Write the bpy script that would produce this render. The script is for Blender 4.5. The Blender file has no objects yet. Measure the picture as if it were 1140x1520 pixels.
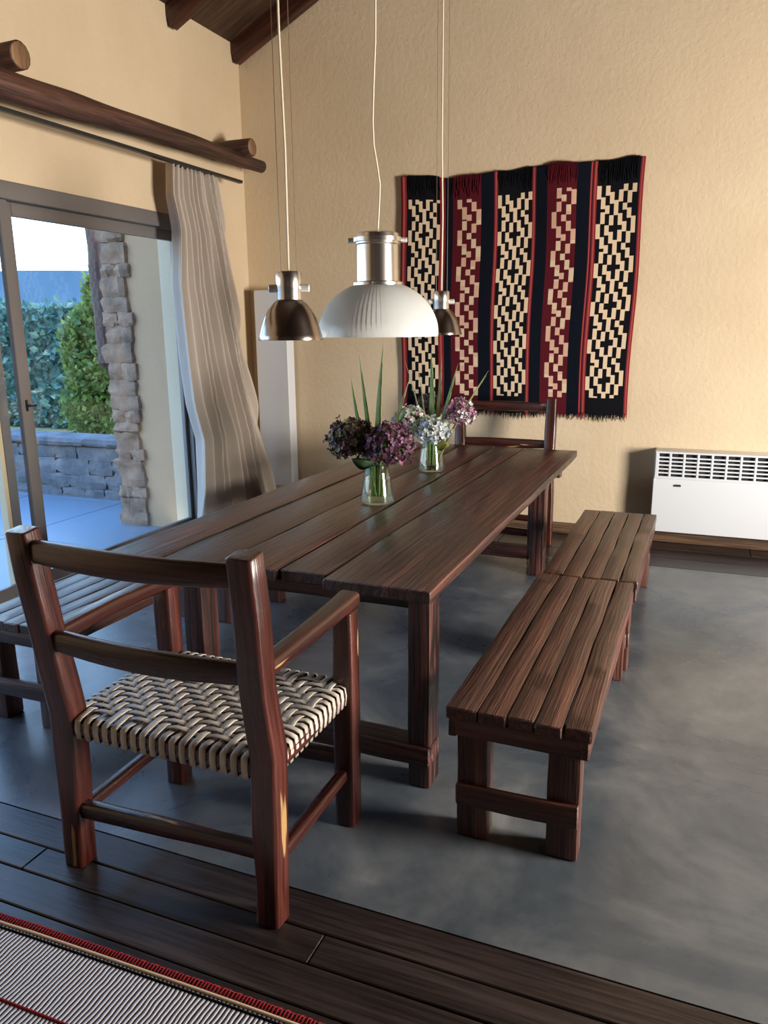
import bpy, math, random
from mathutils import Vector, Matrix, noise

S = bpy.context.scene
C = S.collection
PI = math.pi

# ------------------------------------------------------------------ camera
cam_d = bpy.data.cameras.new('camera')
cam_d.sensor_fit = 'AUTO'; cam_d.sensor_width = 36.0
cam_d.lens = 1151.27 / 1520 * 36.0
cam_d.clip_start = 0.05; cam_d.clip_end = 300
cam = bpy.data.objects.new('camera', cam_d); C.objects.link(cam)
_pitch, _yaw, _roll = 0.23245, 0.39043, -0.00982
_fw = Vector((-math.sin(_yaw) * math.cos(_pitch), math.cos(_yaw) * math.cos(_pitch), -math.sin(_pitch)))
_rt = Vector((math.cos(_yaw), math.sin(_yaw), 0)); _up = _rt.cross(_fw)
_r2 = math.cos(_roll) * _rt + math.sin(_roll) * _up
_u2 = -math.sin(_roll) * _rt + math.cos(_roll) * _up
_m = Matrix(((_r2.x, _u2.x, -_fw.x), (_r2.y, _u2.y, -_fw.y), (_r2.z, _u2.z, -_fw.z))).to_4x4()
_m.translation = Vector((0, 0, 1.62))
cam.matrix_world = _m
S.camera = cam

# ------------------------------------------------------------------ world, lights, exposure
S.view_settings.view_transform = 'Standard'
S.view_settings.look = 'None'
S.view_settings.exposure = 0.0
S.view_settings.gamma = 1.0
S.view_settings.use_curve_mapping = False
S.cycles.use_denoising = True
S.cycles.max_bounces = 8
S.cycles.transparent_max_bounces = 16
S.cycles.sample_clamp_indirect = 6
S.cycles.caustics_reflective = False
S.cycles.caustics_refractive = False

SKY_STRENGTH = 5.2
W = bpy.data.worlds.new('sky'); S.world = W; W.use_nodes = True
nt = W.node_tree; nt.nodes.clear()
tc = nt.nodes.new('ShaderNodeTexCoord'); sp = nt.nodes.new('ShaderNodeSeparateXYZ')
rp = nt.nodes.new('ShaderNodeValToRGB'); bg = nt.nodes.new('ShaderNodeBackground'); wo = nt.nodes.new('ShaderNodeOutputWorld')
nt.links.new(tc.outputs['Generated'], sp.inputs[0]); nt.links.new(sp.outputs['Z'], rp.inputs[0])
nt.links.new(rp.outputs[0], bg.inputs[0]); nt.links.new(bg.outputs[0], wo.inputs[0])
e = rp.color_ramp.elements
e[0].position = 0.0; e[0].color = (0.80, 0.91, 1.0, 1)
e[1].position = 0.8; e[1].color = (0.10, 0.33, 0.85, 1)
x = e.new(0.22); x.color = (0.50, 0.74, 1.0, 1)
bg.inputs[1].default_value = SKY_STRENGTH

def add_light(name, kind, loc, target, energy, color, size=(1, 1)):
    d = bpy.data.lights.new(name, kind); d.energy = energy; d.color = color
    if kind == 'AREA':
        d.shape = 'RECTANGLE'; d.size, d.size_y = size
    o = bpy.data.objects.new(name, d); C.objects.link(o); o.location = loc
    o.rotation_euler = (Vector(target) - Vector(loc)).to_track_quat('-Z', 'Y').to_euler()
    return o
sun = add_light('sun', 'SUN', (25, -3.2, 25), (-1.0, 3.0, 0), 5.0, (1.0, 0.93, 0.78))
sun.data.angle = 0.01
# daylight entering through the window of the right wall and through the glass door on the left
add_light('daylight_window_right', 'AREA', (3.76, 2.75, 1.25), (-3.0, 3.3, 1.0), 600, (1.0, 0.93, 0.84), (1.2, 1.35))
portal = add_light('door_sky_portal', 'AREA', (-4.0, 3.13, 1.2), (0.0, 3.13, 1.2), 1, (1, 1, 1), (3.95, 2.4))
portal.data.cycles.is_portal = True

# ------------------------------------------------------------------ object helpers
def tag(o, label=None, cat=None, group=None, kind=None):
    if label: o['label'] = label
    if cat: o['category'] = cat
    if group: o['group'] = group
    if kind: o['kind'] = kind
    return o
def thing(name, loc, label, cat, group=None, rotz=0.0):
    o = bpy.data.objects.new(name, None); C.objects.link(o)
    o.location = loc; o.rotation_euler = (0, 0, rotz); o.empty_display_size = 0.1
    return tag(o, label, cat, group)
def copy_tree(o, parent=None):
    c = o.copy(); C.objects.link(c)
    if parent: c.parent = parent
    for ch in list(o.children): copy_tree(ch, c)
    return c
def rrect(w, h, r, k=2):
    r = min(r, w * .49, h * .49); pts = []
    for cx, cy, a0 in ((w/2-r, h/2-r, 0), (-w/2+r, h/2-r, 90), (-w/2+r, -h/2+r, 180), (w/2-r, -h/2+r, 270)):
        for i in range(k + 1):
            a = math.radians(a0 + 90 * i / k); pts.append((cx + r * math.cos(a), cy + r * math.sin(a)))
    return pts
_rid = [0]
class MB:
    """collects geometry for one mesh; every vertex keeps a grain coordinate"""
    def __init__(s): s.v = []; s.f = []; s.g = []; s.m = []; s.sm = []
    def vert(s, p, g=None):
        s.v.append(tuple(p)); s.g.append(tuple(g) if g else tuple(p)); return len(s.v) - 1
    def face(s, ids, m=0, smooth=True): s.f.append(tuple(ids)); s.m.append(m); s.sm.append(smooth)
    def beam(s, path, w, h, up=(0, 0, 1), r=.006, wob=0.0, freq=4.0, seg=.08, m=0, k=2, prof=None, seed=None, capr=.004):
        _rid[0] += 1; sd = seed if seed is not None else _rid[0] * 7.31
        P = [Vector(p) for p in path]; up = Vector(up)
        ws = w if isinstance(w, (list, tuple)) else [w] * len(P)
        hs = h if isinstance(h, (list, tuple)) else [h] * len(P)
        pts = []; acc = 0
        for i in range(len(P) - 1):
            L = (P[i+1] - P[i]).length; n = max(1, int(L / seg))
            for j in range(n):
                t = j / n; pts.append((P[i].lerp(P[i+1], t), ws[i] + (ws[i+1]-ws[i]) * t, hs[i] + (hs[i+1]-hs[i]) * t, acc + L * t))
            acc += L
        pts.append((P[-1], ws[-1], hs[-1], acc))
        first, last = pts[0], pts[-1]
        d0 = (pts[1][0] - pts[0][0]).normalized(); d1 = (pts[-1][0] - pts[-2][0]).normalized()
        rows = [(first[0], first[1] - 2*capr, first[2] - 2*capr, first[3])]
        rows.append((first[0] + d0 * capr, first[1], first[2], first[3] + capr))
        rows += pts[1:-1]
        rows.append((last[0] - d1 * capr, last[1], last[2], last[3] - capr))
        rows.append((last[0], last[1] - 2*capr, last[2] - 2*capr, last[3]))
        rings = []
        for i, (p, ww, hh, u) in enumerate(rows):
            a = rows[max(0, i-1)][0]; b = rows[min(len(rows)-1, i+1)][0]
            d = (b - a).normalized(); sx = d.cross(up).normalized(); sy = sx.cross(d)
            cs = prof(ww, hh) if prof else rrect(ww, hh, r, k)
            ring = []
            for (cx, cy) in cs:
                q = p + sx * cx + sy * cy
                if wob:
                    n3 = noise.noise(Vector((u * freq, cx * 9 + sd, cy * 9 - sd)))
                    n4 = noise.noise(Vector((u * freq * .45, sd, 3.3))); n5 = noise.noise(Vector((u * freq * .45, 8.1, sd)))
                    dirv = (sx * cx + sy * cy); 
                    if dirv.length > 1e-6: q += dirv.normalized() * n3 * wob
                    if 0 < i < len(rows)-1: q += (sx * n4 + sy * n5) * wob * .6
                ring.append(s.vert(q, (u + sd, cx + sd * .37, cy + sd * .11)))
            rings.append(ring)
        n = len(rings[0])
        for a, b in zip(rings, rings[1:]):
            for j in range(n): s.face((a[j], a[(j+1) % n], b[(j+1) % n], b[j]), m)
        s.face(tuple(reversed(rings[0])), m, False); s.face(tuple(rings[-1]), m, False)
    def tube(s, path, r, m=0, n=8, wob=0.0, seg=10.0, up=(0.13, 0.21, .97)):
        rr = r if isinstance(r, (list, tuple)) else [r] * len(path)
        s.beam(path, [2*q for q in rr], [2*q for q in rr], up=up, wob=wob, seg=seg, m=m, capr=min(.002, min(rr) * .3),
               prof=lambda w, h: [(w/2 * math.cos(2*PI*i/n), h/2 * math.sin(2*PI*i/n)) for i in range(n)])
    def box(s, lo, hi, m=0, r=0.0):
        lo, hi = Vector(lo), Vector(hi)
        if r > 0:
            c = (lo + hi) / 2
            s.beam([(c.x, lo.y, c.z), (c.x, hi.y, c.z)], hi.x - lo.x, hi.z - lo.z, r=r, seg=99, m=m, capr=min(r, .004)); return
        i = [s.vert((x, y, z)) for x in (lo.x, hi.x) for y in (lo.y, hi.y) for z in (lo.z, hi.z)]
        for f in ((0,1,3,2), (4,6,7,5), (0,4,5,1), (2,3,7,6), (0,2,6,4), (1,5,7,3)): s.face([i[q] for q in f], m, False)
    def lathe(s, prof, c=(0, 0, 0), n=32, m=0, rib=None):
        c = Vector(c); rings = []
        for (r, z) in prof:
            ring = []
            for j in range(n):
                a = 2 * PI * j / n; q = r * (rib(j, z) if rib else 1.0)
                ring.append(s.vert(c + Vector((q * math.cos(a), q * math.sin(a), z))))
            rings.append(ring)
        for a, b in zip(rings, rings[1:]):
            for j in range(n): s.face((a[j], a[(j+1) % n], b[(j+1) % n], b[j]), m)
    def prism(s, poly, axis, a, b, m=0):
        """extrude polygon: axis 'y' -> poly in (x,z); 'x' -> (y,z); 'z' -> (x,y)"""
        def P(p, t): return {'y': (p[0], t, p[1]), 'x': (t, p[0], p[1]), 'z': (p[0], p[1], t)}[axis]
        A = [s.vert(P(p, a)) for p in poly]; B = [s.vert(P(p, b)) for p in poly]; n = len(poly)
        s.face(A, m, False); s.face(list(reversed(B)), m, False)
        for i in range(n): s.face((A[i], B[i], B[(i+1) % n], A[(i+1) % n]), m, False)
    def blade(s, base, tip, w, bend=(0, 0, 0), m=0, n=8, fold=.25):
        base, tip, bend = Vector(base), Vector(tip), Vector(bend)
        d = (tip - base).normalized(); sx = d.cross(Vector((0.25, 1, 0))).normalized(); sy = sx.cross(d)
        rows = []
        for i in range(n + 1):
            t = i / n; p = base.lerp(tip, t) + bend * math.sin(PI * t)
            ww = w * (1 - t ** 2.2) * (0.55 + 0.45 * min(1, t * 4)) + .0004
            rows.append([s.vert(p - sx * ww / 2), s.vert(p + sy * ww * fold), s.vert(p + sx * ww / 2), s.vert(p + sy * (ww * fold - .0012))])
        for a, b in zip(rows, rows[1:]):
            for j in range(4): s.face((a[j], a[(j+1) % 4], b[(j+1) % 4], b[j]), m)
        s.face(rows[0], m); s.face(tuple(reversed(rows[-1])), m)
    def build(s, name, mats, parent=None, sharp=25, loc=None):
        me = bpy.data.meshes.new(name); me.from_pydata(s.v, [], s.f)
        mats = mats if isinstance(mats, (list, tuple)) else [mats]
        for q in mats: me.materials.append(q)
        me.polygons.foreach_set('material_index', s.m)
        me.polygons.foreach_set('use_smooth', s.sm)
        at = me.attributes.new('grain', 'FLOAT_VECTOR', 'POINT')
        at.data.foreach_set('vector', [c for g in s.g for c in g])
        me.validate(); me.update()
        import bmesh
        bm = bmesh.new(); bm.from_mesh(me); bmesh.ops.recalc_face_normals(bm, faces=bm.faces); bm.to_mesh(me); bm.free()
        if sharp: me.set_sharp_from_angle(angle=math.radians(sharp))
        o = bpy.data.objects.new(name, me); C.objects.link(o)
        if parent: o.parent = parent
        if loc: o.location = loc
        return o
def struct(o): o['kind'] = 'structure'; return o

# ------------------------------------------------------------------ materials
def newmat(name):
    m = bpy.data.materials.new(name); m.use_nodes = True
    n = m.node_tree; b = n.nodes['Principled BSDF']
    return m, n, b
def lk(n, a, b): n.links.new(a, b)
def plain(name, col, rough=.5, metal=0.0, spec=.5, **kw):
    m, n, b = newmat(name)
    b.inputs['Base Color'].default_value = (*col, 1); b.inputs['Roughness'].default_value = rough
    b.inputs['Metallic'].default_value = metal; b.inputs['Specular IOR Level'].default_value = spec
    for k, v in kw.items(): b.inputs[k.replace('_', ' ')].default_value = v
    return m
def noise_node(n, vec, scale, detail=6, rough=.6, dist=0.0):
    t = n.nodes.new('ShaderNodeTexNoise'); t.inputs['Scale'].default_value = scale; t.inputs['Detail'].default_value = detail
    t.inputs['Roughness'].default_value = rough; t.inputs['Distortion'].default_value = dist
    if vec is not None: lk(n, vec, t.inputs['Vector'])
    return t
def ramp(n, fac, stops):
    r = n.nodes.new('ShaderNodeValToRGB'); els = r.color_ramp.elements
    while len(els) < len(stops): els.new(.5)
    for el, (p, c) in zip(els, stops): el.position = p; el.color = (*c, 1)
    lk(n, fac, r.inputs[0]); return r
def mapping(n, vec, scale):
    mp = n.nodes.new('ShaderNodeMapping'); mp.inputs['Scale'].default_value = scale; lk(n, vec, mp.inputs['Vector']); return mp
def mix(n, fac, a, b, mode='MIX'):
    x = n.nodes.new('ShaderNodeMix'); x.data_type = 'RGBA'; x.blend_type = mode
    for sock, val in ((x.inputs[0], fac), (x.inputs[6], a), (x.inputs[7], b)):
        if hasattr(val, 'is_linked'): lk(n, val, sock)
        elif isinstance(val, tuple): sock.default_value = (*val, 1)
        else: sock.default_value = val
    return x.outputs[2]
def bump(n, b, height, strength, dist=.01):
    u = n.nodes.new('ShaderNodeBump'); u.inputs['Strength'].default_value = strength; u.inputs['Distance'].default_value = dist
    lk(n, height, u.inputs['Height']); lk(n, u.outputs[0], b.inputs['Normal'])
def wood(name, dark, mid, light, rough=.4, bmp=.5, streak=60, patch=None, coat=0.0, crack=.0, board=.7, groove=0):
    m, n, b = newmat(name)
    at = n.nodes.new('ShaderNodeAttribute'); at.attribute_name = 'grain'
    v1 = mapping(n, at.outputs['Vector'], (1.3, 16, 16)); n1 = noise_node(n, v1.outputs[0], 1.0, 6, .6, .8)
    v2 = mapping(n, at.outputs['Vector'], (2.5, streak * 1.6, streak * 1.6)); n2 = noise_node(n, v2.outputs[0], 1.0, 5, .65, .3)
    r1 = ramp(n, n1.outputs[0], ((.30, dark), (.52, mid), (.74, light)))
    r2 = ramp(n, n2.outputs[0], ((.36, (.30, .27, .27)), (.60, (1.1, 1.1, 1.1))))
    col = mix(n, .85, r1.outputs[0], r2.outputs[0], 'MULTIPLY')
    vb = mapping(n, at.outputs['Vector'], (.25, 2.6, 2.6)); nb = noise_node(n, vb.outputs[0], 1.0, 1, .4)
    rb = ramp(n, nb.outputs[0], ((.32, (.52, .50, .52)), (.68, (1.45, 1.38, 1.30)))); col = mix(n, board, col, rb.outputs[0], 'MULTIPLY')
    if crack:
        v3 = mapping(n, at.outputs['Vector'], (.7, 30, 30)); n3 = noise_node(n, v3.outputs[0], 1.0, 3, .5, .2)
        r3 = ramp(n, n3.outputs[0], ((.5 - .05, (1, 1, 1)), (.5, (.02, .015, .015)), (.5 + .05, (1, 1, 1))))
        col = mix(n, crack, col, r3.outputs[0], 'MULTIPLY')
    if groove:
        vg = mapping(n, at.outputs['Vector'], (.13, 1, 1)); wv = n.nodes.new('ShaderNodeTexWave'); wv.bands_direction = 'Y'
        wv.inputs['Scale'].default_value = groove; wv.inputs['Distortion'].default_value = 3.2; wv.inputs['Detail'].default_value = 3.0
        wv.inputs['Detail Scale'].default_value = 2.2; lk(n, vg.outputs[0], wv.inputs['Vector'])
        mk = noise_node(n, mapping(n, at.outputs['Vector'], (.8, 7, 7)).outputs[0], 1.0, 2, .5)
        sub = n.nodes.new('ShaderNodeMath'); sub.operation = 'MULTIPLY_ADD'; sub.inputs[1].default_value = .55; sub.inputs[2].default_value = -.21; lk(n, mk.outputs[0], sub.inputs[0])
        ls = n.nodes.new('ShaderNodeMath'); ls.operation = 'SUBTRACT'; lk(n, wv.outputs['Fac'], ls.inputs[0]); lk(n, sub.outputs[0], ls.inputs[1])
        rg = ramp(n, ls.outputs[0], ((.0, (.16, .13, .13)), (.07, (1, 1, 1)))); col = mix(n, 1.0, col, rg.outputs[0], 'MULTIPLY')
    if patch:
        v4 = mapping(n, at.outputs['Vector'], (2.4, 17, 17)); n4 = noise_node(n, v4.outputs[0], 1.0, 3, .5)
        r4 = ramp(n, n4.outputs[0], ((patch[1], (0, 0, 0)), (patch[1] + .03, (1, 1, 1))))
        col = mix(n, r4.outputs[0], col, patch[0])
    lk(n, col, b.inputs['Base Color'])
    rr = n.nodes.new('ShaderNodeMapRange'); rr.inputs['To Min'].default_value = rough - .12; rr.inputs['To Max'].default_value = rough + .16
    lk(n, n1.outputs[0], rr.inputs[0]); lk(n, rr.outputs[0], b.inputs['Roughness'])
    b.inputs['Coat Weight'].default_value = coat; b.inputs['Coat Roughness'].default_value = .18
    bump(n, b, n2.outputs[0], bmp, .004)
    return m

M = {}
def plaster(name, c1, c2, bumpk=.55):
    m, n, b = newmat(name)
    tcn = n.nodes.new('ShaderNodeTexCoord')
    a = noise_node(n, tcn.outputs['Object'], 1.1, 4, .55)
    f = noise_node(n, tcn.outputs['Object'], 26, 6, .62)
    col = ramp(n, a.outputs[0], ((.3, c1), (.7, c2)))
    lk(n, col.outputs[0], b.inputs['Base Color']); b.inputs['Roughness'].default_value = .88
    b.inputs['Specular IOR Level'].default_value = .2
    bump(n, b, f.outputs[0], bumpk, .012)
    return m
M['wall'] = plaster('plaster_ochre', (.61, .475, .318), (.69, .55, .375), .42)
M['wall_out'] = plaster('plaster_outside', (.47, .295, .165), (.53, .34, .195))

def concrete():
    m, n, b = newmat('polished_concrete')
    tcn = n.nodes.new('ShaderNodeTexCoord')
    a = noise_node(n, tcn.outputs['Object'], 1.3, 8, .60, .9)
    c = noise_node(n, tcn.outputs['Object'], 5.0, 7, .68, .4)
    col = ramp(n, a.outputs[0], ((.30, (.048, .062, .076)), (.47, (.088, .102, .117)), (.58, (.140, .150, .158)), (.70, (.235, .236, .232))))
    c2 = ramp(n, c.outputs[0], ((.33, (.66, .68, .72)), (.66, (1.15, 1.10, 1.05))))
    lk(n, mix(n, .8, col.outputs[0], c2.outputs[0], 'MULTIPLY'), b.inputs['Base Color'])
    rr = ramp(n, a.outputs[0], ((.25, (.20,)*3), (.75, (.38,)*3))); lk(n, rr.outputs[0], b.inputs['Roughness'])
    return m
M['concrete'] = concrete()
M['patio'] = plain('patio_slabs', (.23, .26, .30), .4)
M['floorwood'] = wood('floor_board_wood', (.018, .013, .013), (.038, .027, .025), (.068, .049, .043), .34, .35, 45)
M['skirt'] = wood('skirting_wood', (.06, .035, .02), (.12, .07, .04), (.18, .11, .06), .5, .3)
M['table'] = wood('old_table_wood', (.045, .016, .013), (.105, .036, .028), (.200, .074, .052), .30, 1.0, 60, crack=.7, board=.85, groove=9, coat=.2)
M['bench'] = wood('bench_wood', (.048, .019, .014), (.108, .040, .029), (.200, .084, .058), .34, .8, 60, crack=.6, coat=.15)
M['chair'] = wood('red_chair_wood', (.018, .005, .004), (.058, .013, .009), (.105, .026, .016), .28, .5, 45, patch=((.42, .25, .10), .68), coat=.25)
M['log'] = wood('log_wood', (.030, .014, .011), (.085, .036, .024), (.155, .068, .042), .55, .8, 40)
M['logend'] = wood('log_end_wood', (.13, .065, .03), (.24, .13, .06), (.32, .19, .10), .7, .5, 40)
M['rafter'] = wood('rafter_wood', (.035, .010, .006), (.075, .022, .011), (.12, .038, .018), .45, .4, 40)
M['ceil'] = wood('ceiling_board_wood', (.030, .015, .009), (.055, .028, .015), (.085, .045, .024), .55, .4, 40)
M['alu'] = plain('bronze_aluminium', (.19, .175, .17), .4, .3)
M['black'] = plain('black_plastic', (.012, .012, .013), .4)
M['sunlit_edge'] = plain('painted_sunlit_edge', (.62, .48, .30), .6)  # cream colour stands for sunlight on the stile edge
M['white'] = plain('white_enamel', (.66, .68, .72), .32)
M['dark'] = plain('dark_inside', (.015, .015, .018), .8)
M['steel'] = plain('brushed_steel', (.62, .60, .58), .22, 1.0)
M['hammered'] = plain('hammered_dark_steel', (.36, .31, .28), .20, 1.0)
M['nickel'] = plain('satin_nickel', (.66, .63, .59), .24, 1.0)
M['cord'] = plain('cream_cord', (.75, .66, .50), .6)
M['bright'] = plain('polished_screw_metal', (.85, .84, .82), .45, .55)
M['wire'] = plain('steel_wire', (.35, .28, .21), .35, .8)
M['blackcl'] = plain('black_wool', (.005, .005, .007), .95, spec=.1)
M['navycl'] = plain('navy_wool', (.004, .0055, .011), .95, spec=.1)
M['creamcl'] = plain('cream_wool', (.66, .50, .34), .95, spec=.1)
M['pinkcl'] = plain('pale_pink_wool', (.62, .38, .27), .95, spec=.1)
M['palered'] = plain('faded_red_wool', (.36, .075, .065), .95, spec=.1)
M['redcl'] = plain('red_wool', (.20, .018, .022), .95, spec=.1)
M['winecl'] = plain('wine_wool', (.085, .008, .014), .95, spec=.1)

def curtain_mat():
    m, n, b = newmat('curtain_cotton')
    b.inputs['Base Color'].default_value = (.72, .63, .545, 1); b.inputs['Roughness'].default_value = .9
    b.inputs['Specular IOR Level'].default_value = .15
    tr = n.nodes.new('ShaderNodeBsdfTranslucent'); tr.inputs[0].default_value = (.70, .64, .56, 1)
    mx = n.nodes.new('ShaderNodeMixShader'); mx.inputs[0].default_value = .4
    out = n.nodes['Material Output']
    lk(n, b.outputs[0], mx.inputs[1]); lk(n, tr.outputs[0], mx.inputs[2]); lk(n, mx.outputs[0], out.inputs[0])
    tcn = n.nodes.new('ShaderNodeTexCoord'); f = noise_node(n, tcn.outputs['Object'], 220, 2, .5); bump(n, b, f.outputs[0], .15, .002)
    return m
M['curtain'] = curtain_mat()

def window_glass(name, tint=(.97, .99, 1.0), refl=.04):
    m, n, b = newmat(name)
    n.nodes.remove(b)
    t = n.nodes.new('ShaderNodeBsdfTransparent'); t.inputs[0].default_value = (*tint, 1)
    g = n.nodes.new('ShaderNodeBsdfGlossy'); g.inputs['Roughness'].default_value = .02
    lw = n.nodes.new('ShaderNodeLayerWeight'); lw.inputs[0].default_value = .5
    pw = n.nodes.new('ShaderNodeMath'); pw.operation = 'POWER'; pw.inputs[1].default_value = 5.0; lk(n, lw.outputs['Facing'], pw.inputs[0])
    fr = n.nodes.new('ShaderNodeMath'); fr.operation = 'MULTIPLY_ADD'; fr.inputs[1].default_value = .94; fr.inputs[2].default_value = refl; lk(n, pw.outputs[0], fr.inputs[0])
    mx = n.nodes.new('ShaderNodeMixShader')
    lk(n, fr.outputs[0], mx.inputs[0]); lk(n, t.outputs[0], mx.inputs[1]); lk(n, g.outputs[0], mx.inputs[2])
    lk(n, mx.outputs[0], n.nodes['Material Output'].inputs[0])
    return m
M['pane'] = window_glass('door_pane_glass')
M['vase'] = window_glass('vase_glass', (.93, .97, .94), .07)
M['water'] = window_glass('vase_water', (.92, .96, .91), .03)
def frosted():
    m, n, b = newmat('ribbed_prismatic_glass')
    b.inputs['Base Color'].default_value = (.90, .91, .89, 1); b.inputs['Roughness'].default_value = .22
    b.inputs['Coat Weight'].default_value = .5; b.inputs['Coat Roughness'].default_value = .1
    tr = n.nodes.new('ShaderNodeBsdfTranslucent'); tr.inputs[0].default_value = (.95, .95, .92, 1)
    tp = n.nodes.new('ShaderNodeBsdfTransparent'); tp.inputs[0].default_value = (.95, .95, .93, 1)
    m1 = n.nodes.new('ShaderNodeMixShader'); m1.inputs[0].default_value = .45
    m2 = n.nodes.new('ShaderNodeMixShader'); m2.inputs[0].default_value = .18
    lk(n, b.outputs[0], m1.inputs[1]); lk(n, tr.outputs[0], m1.inputs[2])
    lk(n, m1.outputs[0], m2.inputs[1]); lk(n, tp.outputs[0], m2.inputs[2]); lk(n, m2.outputs[0], n.nodes['Material Output'].inputs[0])
    return m
M['dome'] = frosted()
def hide():
    m, n, b = newmat('rawhide_strips')
    at = n.nodes.new('ShaderNodeAttribute'); at.attribute_name = 'grain'
    a = noise_node(n, mapping(n, at.outputs['Vector'], (5, 40, 40)).outputs[0], 1, 5, .6)
    c = ramp(n, a.outputs[0], ((.3, (.30, .26, .22)), (.55, (.52, .46, .39)), (.75, (.70, .64, .56))))
    lk(n, c.outputs[0], b.inputs['Base Color']); b.inputs['Roughness'].default_value = .5
    return m
M['hide'] = hide()
def mottled(name, stops, scale, rough=.85, bk=.4, bs=None):
    m, n, b = newmat(name)
    tcn = n.nodes.new('ShaderNodeTexCoord')
    a = noise_node(n, tcn.outputs['Object'], scale, 6, .65)
    c = ramp(n, a.outputs[0], stops); lk(n, c.outputs[0], b.inputs['Base Color']); b.inputs['Roughness'].default_value = rough
    f = noise_node(n, tcn.outputs['Object'], bs or scale * 5, 6, .6); bump(n, b, f.outputs[0], bk, .02)
    return m
M['stone'] = mottled('rough_fieldstone', ((.3, (.13, .08, .053)), (.5, (.29, .18, .115)), (.7, (.44, .28, .18))), 5, .9, .8)
M['stonew'] = mottled('garden_wall_stone', ((.3, (.07, .075, .08)), (.5, (.14, .14, .145)), (.7, (.24, .23, .22))), 4, .9, .8)
M['mortar'] = mottled('mortar', ((.3, (.12, .10, .08)), (.7, (.2, .17, .13))), 9)
def leaf(name, c1, c2, trans=.45):
    m, n, b = newmat(name)
    oi = n.nodes.new('ShaderNodeTexCoord'); a = noise_node(n, oi.outputs['Object'], 9, 3, .6)
    c = ramp(n, a.outputs[0], ((.3, c1), (.7, c2))); lk(n, c.outputs[0], b.inputs['Base Color'])
    b.inputs['Roughness'].default_value = .45
    tr = n.nodes.new('ShaderNodeBsdfTranslucent'); lk(n, c.outputs[0], tr.inputs[0])
    mx = n.nodes.new('ShaderNodeMixShader'); mx.inputs[0].default_value = trans
    lk(n, b.outputs[0], mx.inputs[1]); lk(n, tr.outputs[0], mx.inputs[2]); lk(n, mx.outputs[0], n.nodes['Material Output'].inputs[0])
    return m
M['leaf'] = leaf('shrub_leaf', (.10, .17, .05), (.30, .38, .08))
M['hedge'] = leaf('hedge_leaf', (.06, .15, .13), (.12, .24, .19), .3)
M['blade'] = leaf('grass_blade', (.22, .38, .08), (.44, .58, .22), .3)
M['straw'] = leaf('dry_grass_blade', (.40, .34, .14), (.55, .46, .22), .3)
M['yleaf'] = leaf('yellowing_leaf', (.30, .33, .06), (.50, .45, .10), .35)
M['dleaf'] = leaf('dark_hydrangea_leaf', (.03, .07, .03), (.07, .13, .05), .25)
M['stem'] = plain('flower_stem', (.17, .26, .08), .5)
M['hill'] = mottled('far_hillside', ((.3, (.035, .080, .115)), (.7, (.055, .110, .150))), .25, .95)  # distance haze is put into the blue of the base colour
M['pet_dark'] = leaf('dark_plum_petal', (.030, .014, .014), (.095, .042, .045), .2)
M['pet_olive'] = leaf('olive_petal', (.10, .09, .04), (.22, .18, .09), .2)
M['pet_purple'] = leaf('purple_petal', (.050, .014, .034), (.17, .060, .120), .2)
M['pet_green'] = leaf('pale_green_petal', (.30, .36, .22), (.56, .58, .44), .25)
M['pet_white'] = leaf('white_petal', (.50, .54, .52), (.72, .72, .70), .25)
M['pet_blue'] = leaf('pale_blue_petal', (.22, .28, .42), (.45, .50, .62), .25)
M['pet_pink'] = leaf('pink_petal', (.26, .07, .17), (.46, .22, .33), .25)

# ------------------------------------------------------------------ the room
XL, YB, XR, YF = -3.80, 6.15, 3.80, -3.50
Y_STEP = 1.738          # edge between floor boards and concrete
Y_STRIP = 5.46          # board strip along the back wall
b = MB(); b.box((XL - .02, Y_STEP, -.15), (XR, Y_STRIP, 0)); struct(b.build('floor', M['concrete'], sharp=0))
def boards(mb, y0, y1, x0, x1, joints, gap=.005):
    xs = [x0] + sorted(joints) + [x1]
    for a, c in zip(xs, xs[1:]):
        mb.beam([(a + gap * .4, (y0+y1)/2, -.0175), (c - gap * .4, (y0+y1)/2, -.0175)], (y1-y0) - gap, .035, r=.003, seg=.6, k=1, capr=.002)
random.seed(5)
b = MB()
b.box((XL - .02, YF, -.15), (XR, Y_STEP - .001, -.034))
ys = [Y_STEP - .001, 1.608, 1.499, 1.374, 1.245]
while ys[-1] > YF + .13: ys.append(ys[-1] - .122)
ys.append(YF)
for i, (y1, y0) in enumerate(zip(ys, ys[1:])):
    j = [-.848, -1.846, .9] if i == 1 else [random.uniform(-3.2, -2.6), random.uniform(-.2, .5) + .7, random.uniform(2, 3)]
    boards(b, y0, y1, XL, XR, j)
struct(b.build('floor_boards', M['floorwood']))
b = MB(); b.box((XL - .02, Y_STRIP, -.15), (XR, YB, -.034))
for y0, y1, j in ((5.462, 5.70, [-2.6, .95]), (5.70, 5.94, [-1.4, 1.9]), (5.94, YB, [-2.1, .4])): boards(b, y0, y1, XL, XR, j, .006)
struct(b.build('floor_border', M['floorwood']))

SL = .497; ZE = 3.90
def zc(x): return ZE + SL * (x - XL) if x < 0 else ZE + SL * (XR - x)
# left wall with the door opening
D0, D1, DT = 1.15, 5.24, 2.465
b = MB()
b.prism([(YF, 0), (D0, 0), (D0, DT), (D1, DT), (D1, 0), (YB, 0), (YB, ZE), (YF, ZE)], 'x', XL - .25, XL)
struct(b.build('wall_left', M['wall'], sharp=0))
b = MB(); b.prism([(XL - .25, -.15), (XR + .25, -.15), (XR + .25, ZE), (0, zc(0) + .1), (XL - .25, ZE)], 'y', YB, YB + .3)
struct(b.build('wall_back', M['wall'], sharp=0))
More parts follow.
